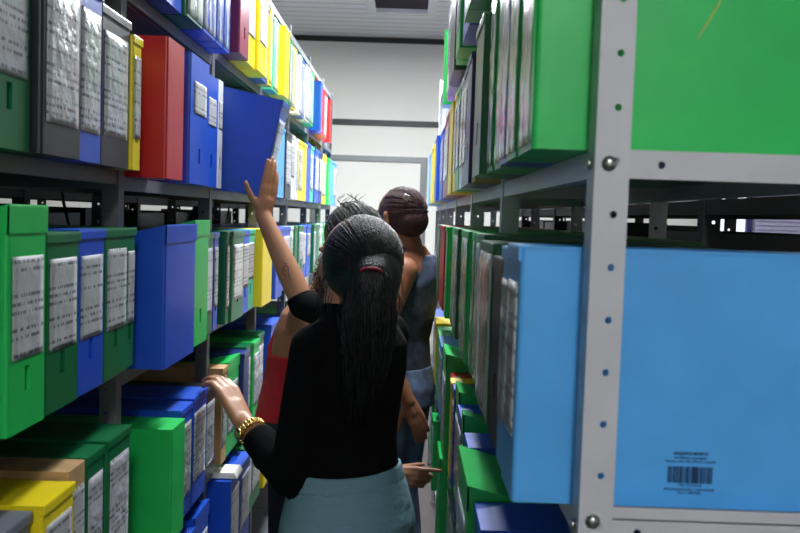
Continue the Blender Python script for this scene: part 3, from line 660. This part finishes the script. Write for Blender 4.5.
DENIMT = mat('dark_washed_grey_blue_cloth', (60, 68, 90), .9, noise=.5, nscale=26, bump=.5, bscale=24)
DARKP = mat('dark_trouser_cloth', (34, 34, 42), .9)
SHOE = mat('dark_shoe', (30, 26, 26), .4)
GOLD = mat('gold_metal', (224, 190, 120), .22, metal=1)
SK1 = skin('skin', (176, 124, 92)); SK2 = skin('light_brown_skin', (160, 106, 78)); SK3 = skin('tan_skin', (158, 104, 78))
rnd = random.Random(11)
def legs(hipc, yaw, hw, z_top, stance=.0):
    P = []; R = Matrix.Rotation(yaw, 3, 'Z')
    for sd in (-1, 1):
        h = Vector(hipc) + R @ Vector((sd * hw, 0, 0)); k = h + R @ Vector((sd * .0, .02, 0)); k.z = z_top * .54; a = k + R @ Vector((0, -.03, 0)); a.z = .085
        P += [('c', h, .080, k, .052), ('c', k, .052, k * .6 + a * .4 + R @ Vector((0, -.012, 0)), .050), ('c', k * .6 + a * .4 + R @ Vector((0, -.012, 0)), .050, a, .033)]
        P += [('c', a + Vector((0, 0, -.035)), .033, a + R @ Vector((sd * .015, .13, -.055)), .024), ('c', a + Vector((0, 0, -.045)), .030, a + R @ Vector((0, -.03, -.052)), .027)]
    return P
def shoes(hipc, yaw, hw, parent):
    R = Matrix.Rotation(yaw, 3, 'Z')
    for sd in (-1, 1):
        h = Vector(hipc) + R @ Vector((sd * hw, -.01, 0)); h.z = .05
        organic('shoe', [('c', h + R @ Vector((0, -.04, -.005)), .044, h + R @ Vector((sd * .012, .12, -.012)), .038), ('e', h + R @ Vector((sd * .015, .13, -.012)), (.046, .06, .036), yaw),
                         ('c', h + V(0, 0, .0), .042, h + V(0, 0, .03), .042)], SHOE, parent, .006, 2)

# ---- person 1: black top, grey-blue skirt, right hand raised to the tilted box, left hand resting on the lower row
t1 = thing('person', 'person in black long-sleeved top and grey-blue skirt, one arm raised to the tilted box', 'person', (-.14, 2.05, 0))
yw = math.radians(46)       # facing left and away
fR = Matrix.Rotation(yw, 3, 'Z')
T0 = V(-.129, 2.05, 0)
def tor(z, w_, d_, off=0): c = T0 + fR @ V(0, off, 0); return (V(c.x, c.y, z), w_, d_, yw)
torso = [tor(.80, .150, .110, -.01), tor(.86, .168, .122, -.015), tor(.92, .160, .115, -.01), tor(.99, .135, .098, 0), tor(1.05, .130, .095, .005), tor(1.14, .138, .102, .005), tor(1.22, .154, .110, .005), tor(1.29, .152, .096, -.005), tor(1.335, .112, .070, -.012), tor(1.37, .062, .055, -.012)]
def grow(secs, g): return [(c, a + g, b + g, y_) for c, a, b, y_ in secs]
Rs = V(-.042, 2.165, 1.300); Re = V(-.285, 2.375, 1.345); Rw = V(-.414, 2.43, 1.590)
Ls = V(-.208, 1.955, 1.290); Le = V(-.255, 1.960, .985); Lw = V(-.398, 2.105, 1.075)
hc = V(-.128, 2.065, 1.485); hy = math.radians(56)
hp, q1 = head(hc, hy, .98)
Rk = Rw + (V(-.396, 2.440, 1.690) - Rw).normalized() * .082
Lk = V(-.452, 2.165, 1.142)
body = [('l', torso), ('c', V(-.150, 2.045, 1.34), .056, V(-.136, 2.05, 1.45), .052)]
body += [('c', V(-.13, 2.06, 1.31), .05, Rs, .047), ('c', V(-.14, 2.03, 1.31), .05, Ls, .047)]
body += [('c', Rs, .045, Re, .034), ('c', Re, .035, Re.lerp(Rw, .35), .034), ('c', Re.lerp(Rw, .35), .034, Rw, .0225)]
body += [('c', Ls, .045, Le, .034), ('c', Le, .035, Le.lerp(Lw, .35), .034), ('c', Le.lerp(Lw, .35), .034, Lw, .0235)]
body += hp + legs((-.13, 2.05, .86), yw, .085, .86)
# right hand: palm faces the box, fingers up, thumb on the left
body += hand(Rw, Rk, (-.85, .5, 0), (-.62, -.78, .0), .06, .10, .92, curls=[.02, .05, .10, .16], thumb_dir=(-.55, -.35, .75))
# left hand: palm down over the box edge, fingers curling over the top
body += hand(Lw, Lk, (-.6, .1, -.9), (.5, 1, .1), .40, .1, 1.06, curls=[.46, .42, .42, .45], thumb_dir=(-.35, .75, .35))
b1 = organic('body', body, SK1, t1, .0042, 4)
eyes(q1, t1, .98)
top = [('l', grow(torso[2:], .009)), ('c', V(-.147, 2.045, 1.325), .064, V(-.145, 2.045, 1.362), .060), ('c', V(-.13, 2.06, 1.31), .058, Rs, .056), ('c', V(-.14, 2.03, 1.31), .058, Ls, .056),
       ('c', Rs, .056, Re, .043), ('f', Re, .042, Re.lerp(Rw, .10), .041), ('c', Ls, .056, Le, .050), ('c', Le, .049, Le.lerp(Lw, .30), .047), ('f', Le.lerp(Lw, .25), .048, Le.lerp(Lw, .70), .041)]
organic('black_top', top, BLKTOP, t1, .006, 3)
def sk(z, w_, d_, off=0): c = T0 + fR @ V(0, off, 0); return (V(c.x, c.y, z), w_, d_, yw)
organic('skirt', [('l', [sk(.42, .205, .165), sk(.60, .200, .160), sk(.78, .190, .152, -.01), sk(.86, .184, .142, -.012), sk(.93, .168, .124, -.008), sk(.985, .150, .113, 0)])], SKIRTM, t1, .007, 2)
organic('skirt_waistband', [('l', [sk(.955, .163, .120, -.003), sk(.992, .150, .113, 0)])], SKIRTM, t1, .005, 1)
shoes((-.13, 2.05, .0), yw, .085, t1)
# hair: cap, knot and pony tail
tie = V(-.080, 1.945, 1.482)
capc = V(-.106, 2.035, 1.492)
hairp = [('e', capc, (.100, .096, .108), hy), ('e', V(-.088, 1.985, 1.455), (.078, .064, .083), 0), ('e', V(-.082, 1.975, 1.42), (.066, .050, .060), 0),
         ('c', V(-.080, 1.945, 1.46), .050, V(-.079, 1.925, 1.36), .050), ('c', V(-.079, 1.925, 1.36), .050, V(-.082, 1.910, 1.27), .036), ('c', V(-.082, 1.910, 1.27), .036, V(-.090, 1.912, 1.17), .013)]
h1 = organic('hair', hairp, HAIRB, t1, .006, 14)
paths = hair_on(capc, (.1005, .0975, .1085), hy, tie, 620, rnd, .005, -.5, .45)
for _ in range(420):
    a = rnd.uniform(0, 2 * PI); rr_ = rnd.uniform(.7, 1.15) ; ln = rnd.uniform(.5, 1.15); ph = rnd.uniform(0, 6); am = rnd.uniform(.002, .007)
    pts = []
    for k in range(13):
        s_ = k / 12 * ln; wd_ = (.030 + .032 * min(1, s_ * 3.5)) * (1 - .62 * max(0, s_ - .25)) * rr_
        cx = -.079 - .012 * s_; cy = 1.935 - .028 * math.sin(min(1, s_) * 2.2); cz = 1.478 - .32 * s_
        pts.append(V(cx + math.cos(a + s_ * .8) * wd_ + am * math.sin(ph + 9 * s_), cy + math.sin(a + s_ * .8) * wd_ * .8 + am * math.cos(ph + 8 * s_), cz + .004 * math.sin(9 * s_ + a)))
    paths.append(pts)
for _ in range(40):   # loose wisps at the nape and temples
    a = rnd.uniform(0, 2 * PI); p0 = capc + V(math.cos(a) * .09, -.03 + math.sin(a) * .05, rnd.uniform(-.08, .02)); pts = [p0 + V(math.cos(a) * .004 * k + .003 * math.sin(k + a), -.002 * k, -.012 * k) for k in range(7)]; paths.append(pts)
strands('hair_strands', paths, .0010, HAIRB, t1)
bm = bmesh.new(); tube(bm, [(-.078 + .024 * math.cos(a / 10 * PI), 1.884 + .010 * abs(math.cos(a / 10 * PI)), 1.474 + .010 * math.sin(a / 10 * PI)) for a in range(11)], .0032, 8)
o = obj('red_hair_tie', bm, mat('red_elastic', (150, 24, 40), .6), t1, True); o.location = -t1.location
# gold watch with link bracelet
ax = (Lw - Le).normalized(); wc = Le.lerp(Lw, .80); uu = ax.cross(V(0, 0, 1)).normalized(); vv = ax.cross(uu)
bm = bmesh.new()
for k in range(22):
    a = 2 * PI * k / 22; cc_ = wc + (uu * math.cos(a) + vv * math.sin(a)) * .034
    for sgn in (-1, 0, 1):
        r = bmesh.ops.create_uvsphere(bm, u_segments=8, v_segments=6, radius=.0046)
        for v in r['verts']: v.co += cc_ + ax * sgn * .006
wt_ = obj('wristwatch', bm, GOLD, t1, True); wt_.location = -t1.location
bm = bmesh.new(); cc_ = wc + uu * -.034; cyl(bm, cc_ , cc_ - uu * .009, .014, 20); wf = obj('watch_face', bm, GOLD, wt_, True)
# small tattoo on the raised forearm
fa = Re.lerp(Rw, .38)
bm = bmesh.new(); c0 = fa + V(.0, -.034, 0); al = (Rw - Re).normalized(); sd_ = al.cross(V(0, -1, 0)).normalized()
def tp(a_, b_): return fa + al * a_ + sd_ * b_ + V(0, -math.sqrt(max(1e-6, .0335 ** 2 - b_ * b_)) - .0008, 0)
tube(bm, [tp(-.03, .004), tp(-.018, .001), tp(-.005, .004), tp(.006, .010), tp(.014, .006), tp(.014, -.003), tp(.006, -.006), tp(.001, .0)], .0012, 6)
tube(bm, [tp(-.012, -.007), tp(.002, -.012), tp(.014, -.010)], .0010, 6); tube(bm, [tp(.018, .012), tp(.024, .004), tp(.028, .006)], .0009, 6)
o = obj('forearm_tattoo', bm, mat('tattoo_ink', (58, 52, 52), .6), t1, True); o.location = -t1.location

# ---- person 2: red tank top, curly hair, right hand pointing to the right rack
t2 = thing('person', 'person in red tank top with curly hair, pointing low toward the right rack', 'person', (-.25, 2.72, 0))
y2 = math.radians(74); R2 = Matrix.Rotation(y2, 3, 'Z'); T2 = V(-.300, 2.72, 0)
def tor2(z, w_, d_, dx=0): return (V(T2.x + dx, T2.y, z), w_, d_, y2)
tr2 = [tor2(.80, .165, .130, -.03), tor2(.88, .178, .138, -.03), tor2(.96, .150, .128, -.03), tor2(1.06, .145, .116, -.02), tor2(1.16, .162, .108, -.01), tor2(1.24, .168, .10, 0), tor2(1.29, .15, .08, .0), tor2(1.335, .10, .06, .01), tor2(1.36, .055, .05, .015)]
h2c = V(-.185, 2.70, 1.520); hy2 = math.radians(40); hp2, q2 = head(h2c, hy2, .98)
L2s = V(-.275, 2.88, 1.265); L2e = V(-.36, 3.03, 1.03); L2w = V(-.395, 2.95, .83)
R2s = V(-.305, 2.565, 1.285); R2e = V(-.150, 2.47, 1.050); R2w = V(-.020, 2.38, .868)
body = [('l', tr2), ('c', V(-.265, 2.71, 1.33), .056, V(-.205, 2.70, 1.44), .050), ('c', V(-.24, 2.72, 1.27), .05, L2s, .052), ('c', V(-.24, 2.72, 1.27), .05, R2s, .050),
        ('c', L2s, .054, L2e, .040), ('c', L2e, .040, L2w, .026), ('c', R2s, .052, R2e, .040), ('c', R2e, .040, R2e.lerp(R2w, .35), .038), ('c', R2e.lerp(R2w, .35), .038, R2w, .026)]
body += hp2 + legs((-.30, 2.72, .86), y2, .09, .86)
body += hand(R2w, R2w + V(.066, -.01, -.002), (0, 1, -.35), (.1, .3, 1), .5, .1, .86, curls=[.03, .75, .85, .85], thumb_dir=(.8, .5, .1))
body += hand(L2w, L2w + V(-.005, -.02, -.078), (.9, .2, 0), (0, -1, 0), .2, .1, .95)
organic('body', body, SK2, t2, .0045, 4); eyes(q2, t2, .98)
R2l = grow(tr2[:5], .009)
organic('red_tank_top', [('l', R2l)] + [('c', V(-.285 + dx_, 2.72 + dy, 1.23), .018, V(-.272 + dx_ * .35, 2.72 + dy * .8, 1.325), .014) for dy in (-.085, .085) for dx_ in (-.075, .075)] + [('c', V(-.400, 2.655, 1.17), .030, V(-.372, 2.655, 1.27), .022), ('c', V(-.372, 2.655, 1.27), .022, V(-.325, 2.665, 1.335), .014)], REDTOP, t2, .006, 3)
bm = bmesh.new(); tube(bm, [(-.392, 2.66, 1.18), (-.380, 2.64, 1.25), (-.335, 2.63, 1.318), (-.285, 2.64, 1.342)], .006, 8); o = obj('black_strap', bm, BLKTOP, t2, True); o.location = -t2.location
organic('trousers', [('l', grow(tr2[:3], .010))] + [(p[0], p[1], p[2] + .012, p[3], p[4] + .012) for p in legs((-.30, 2.72, .86), y2, .09, .86) if p[2] > .045], DARKP, t2, .008, 2)
shoes((-.28, 2.72, 0), y2, .09, t2)
capc2 = h2c + Matrix.Rotation(hy2, 3, 'Z') @ V(0, -.022, .022)
organic('hair', [('e', capc2, (.088, .104, .098), hy2), ('e', capc2 + V(.01, .0, -.08), (.10, .085, .10), hy2)], HAIRB, t2, .006, 3)
paths = []
for _ in range(260):          # curls hanging around the head, dark roots in the cap, lighter ends
    a = rnd.uniform(0, 2 * PI); x = math.cos(a); y = math.sin(a)
    if (Matrix.Rotation(-hy2, 3, 'Z') @ V(x, y, 0)).y > .55: continue
    r0 = rnd.uniform(.078, .105); ph = rnd.uniform(0, 6); pts = []
    for k in range(22):
        s_ = k / 21; rr_ = r0 + .03 * s_; cu = .009
        pts.append(capc2 + V(x * rr_ + math.cos(ph + s_ * 26) * cu, y * rr_ + math.sin(ph + s_ * 26) * cu, -.07 - .13 * s_ + rnd.uniform(-.002, .002)))
    paths.append(pts)
strands('curly_hair_ends', paths, .0022, HAIRC, t2)
paths = hair_on(capc2, (.090, .106, .10), hy2, capc2 + V(.05, -.06, -.06), 260, rnd, .012, -.3, .5)
for _ in range(12):
    a = rnd.uniform(-.05, .03); pts = [capc2 + V(a + .01 * math.sin(k * .9 + a * 90) - .0 * k, -.02 + .004 * k, .090 + .006 * k) for k in range(7)]; paths.append(pts)
strands('hair_strands', paths, .0011, HAIRB, t2)

# ---- person 3: grey-blue sleeveless top and jeans, farther down the aisle
t3 = thing('person', 'person farthest down the aisle in sleeveless grey-blue top and jeans, dark reddish hair', 'person', (-.005, 3.3, 0))
y3 = math.radians(62); T3 = V(-.002, 3.32, 0)
def tor3(z, w_, d_, dx=0): return (V(T3.x + dx, T3.y, z), w_, d_, y3)
tr3 = [tor3(.86, .165, .118, -.010), tor3(.94, .172, .120, -.010), tor3(1.02, .150, .105, -.012), tor3(1.12, .138, .098, -.012), tor3(1.24, .155, .106, 0), tor3(1.34, .170, .110, .005), tor3(1.41, .165, .095, .008), tor3(1.46, .12, .070, .012), tor3(1.49, .06, .055, .018)]
h3c = V(-.038, 3.29, 1.598); hy3 = math.radians(50); hp3, q3 = head(h3c, hy3, 1.0, -.15)
L3s = V(-.010, 3.165, 1.400); L3e = V(-.095, 3.11, 1.15); L3w = V(.022, 3.10, .925)
R3s = V(.065, 3.48, 1.405); R3e = V(-.03, 3.56, 1.14); R3w = V(-.20, 3.50, 1.05)
body = [('l', tr3), ('c', V(.012, 3.31, 1.46), .055, V(-.012, 3.30, 1.56), .050), ('c', V(0, 3.32, 1.39), .055, L3s, .052), ('c', V(0, 3.32, 1.39), .055, R3s, .052),
        ('c', L3s, .053, L3e, .040), ('c', L3e, .040, L3e.lerp(L3w, .35), .038), ('c', L3e.lerp(L3w, .35), .038, L3w, .027), ('c', R3s, .053, R3e, .040), ('c', R3e, .040, R3w, .027)]
body += hp3 + legs((-.01, 3.32, .92), y3, .085, .92)
body += hand(L3w, L3w + V(.038, 0, -.078), (-.4, 1, 0), (-.7, -.2, -.3), .28, .12, 1.0)
body += hand(R3w, R3w + V(-.075, -.03, 0), (0, 0, -1), (0, -1, .2), .3, .12, 1.0)
organic('body', body, SK3, t3, .0045, 4); eyes(q3, t3)
organic('sleeveless_top', [('l', grow(tr3[1:6], .009) + [(V(.020, 3.335, 1.37), .150, .118, y3), (V(.030, 3.34, 1.42), .118, .100, y3), (V(.036, 3.34, 1.455), .085, .072, y3)])] + [('c', T3 + Matrix.Rotation(y3, 3, 'Z') @ V(sx_ * .085, sy_ * .075, 1.38), .026, T3 + Matrix.Rotation(y3, 3, 'Z') @ V(sx_ * .08, sy_ * .02, 1.468), .020) for sx_ in (-1, 1) for sy_ in (-1, 1)], DENIMT, t3, .006, 3)
lg = legs((-.01, 3.32, .92), y3, .085, .92)
organic('jeans', [('l', grow(tr3[:3], .013))] + [(p[0], p[1], p[2] + .014, p[3], p[4] + .014) for p in lg if p[2] > .045], JEANS, t3, .008, 2)
shoes((-.01, 3.32, 0), y3, .085, t3)
capc3 = h3c + Matrix.Rotation(hy3, 3, 'Z') @ V(0, -.022, .022)
organic('hair', [('e', capc3, (.084, .100, .094), hy3), ('e', h3c + Matrix.Rotation(hy3, 3, 'Z') @ V(0, -.07, -.01), (.070, .060, .065), hy3)], HAIRR, t3, .006, 3)
paths = hair_on(capc3, (.085, .101, .095), hy3, h3c + Matrix.Rotation(hy3, 3, 'Z') @ V(0, -.10, .03), 260, rnd, .008, -.2, .45)
strands('hair_strands', paths, .0012, HAIRR, t3)
bm = bmesh.new(); bx(bm, -.010, .010, -.003, .003, -.012, .012, .002); o = obj('hair_clip', bm, mat('silver_clip', (190, 190, 196), .3, metal=.6), t3); o.location = V(-.008, 3.185, 1.672) - t3.location; o.rotation_euler = (.3, .3, 0)
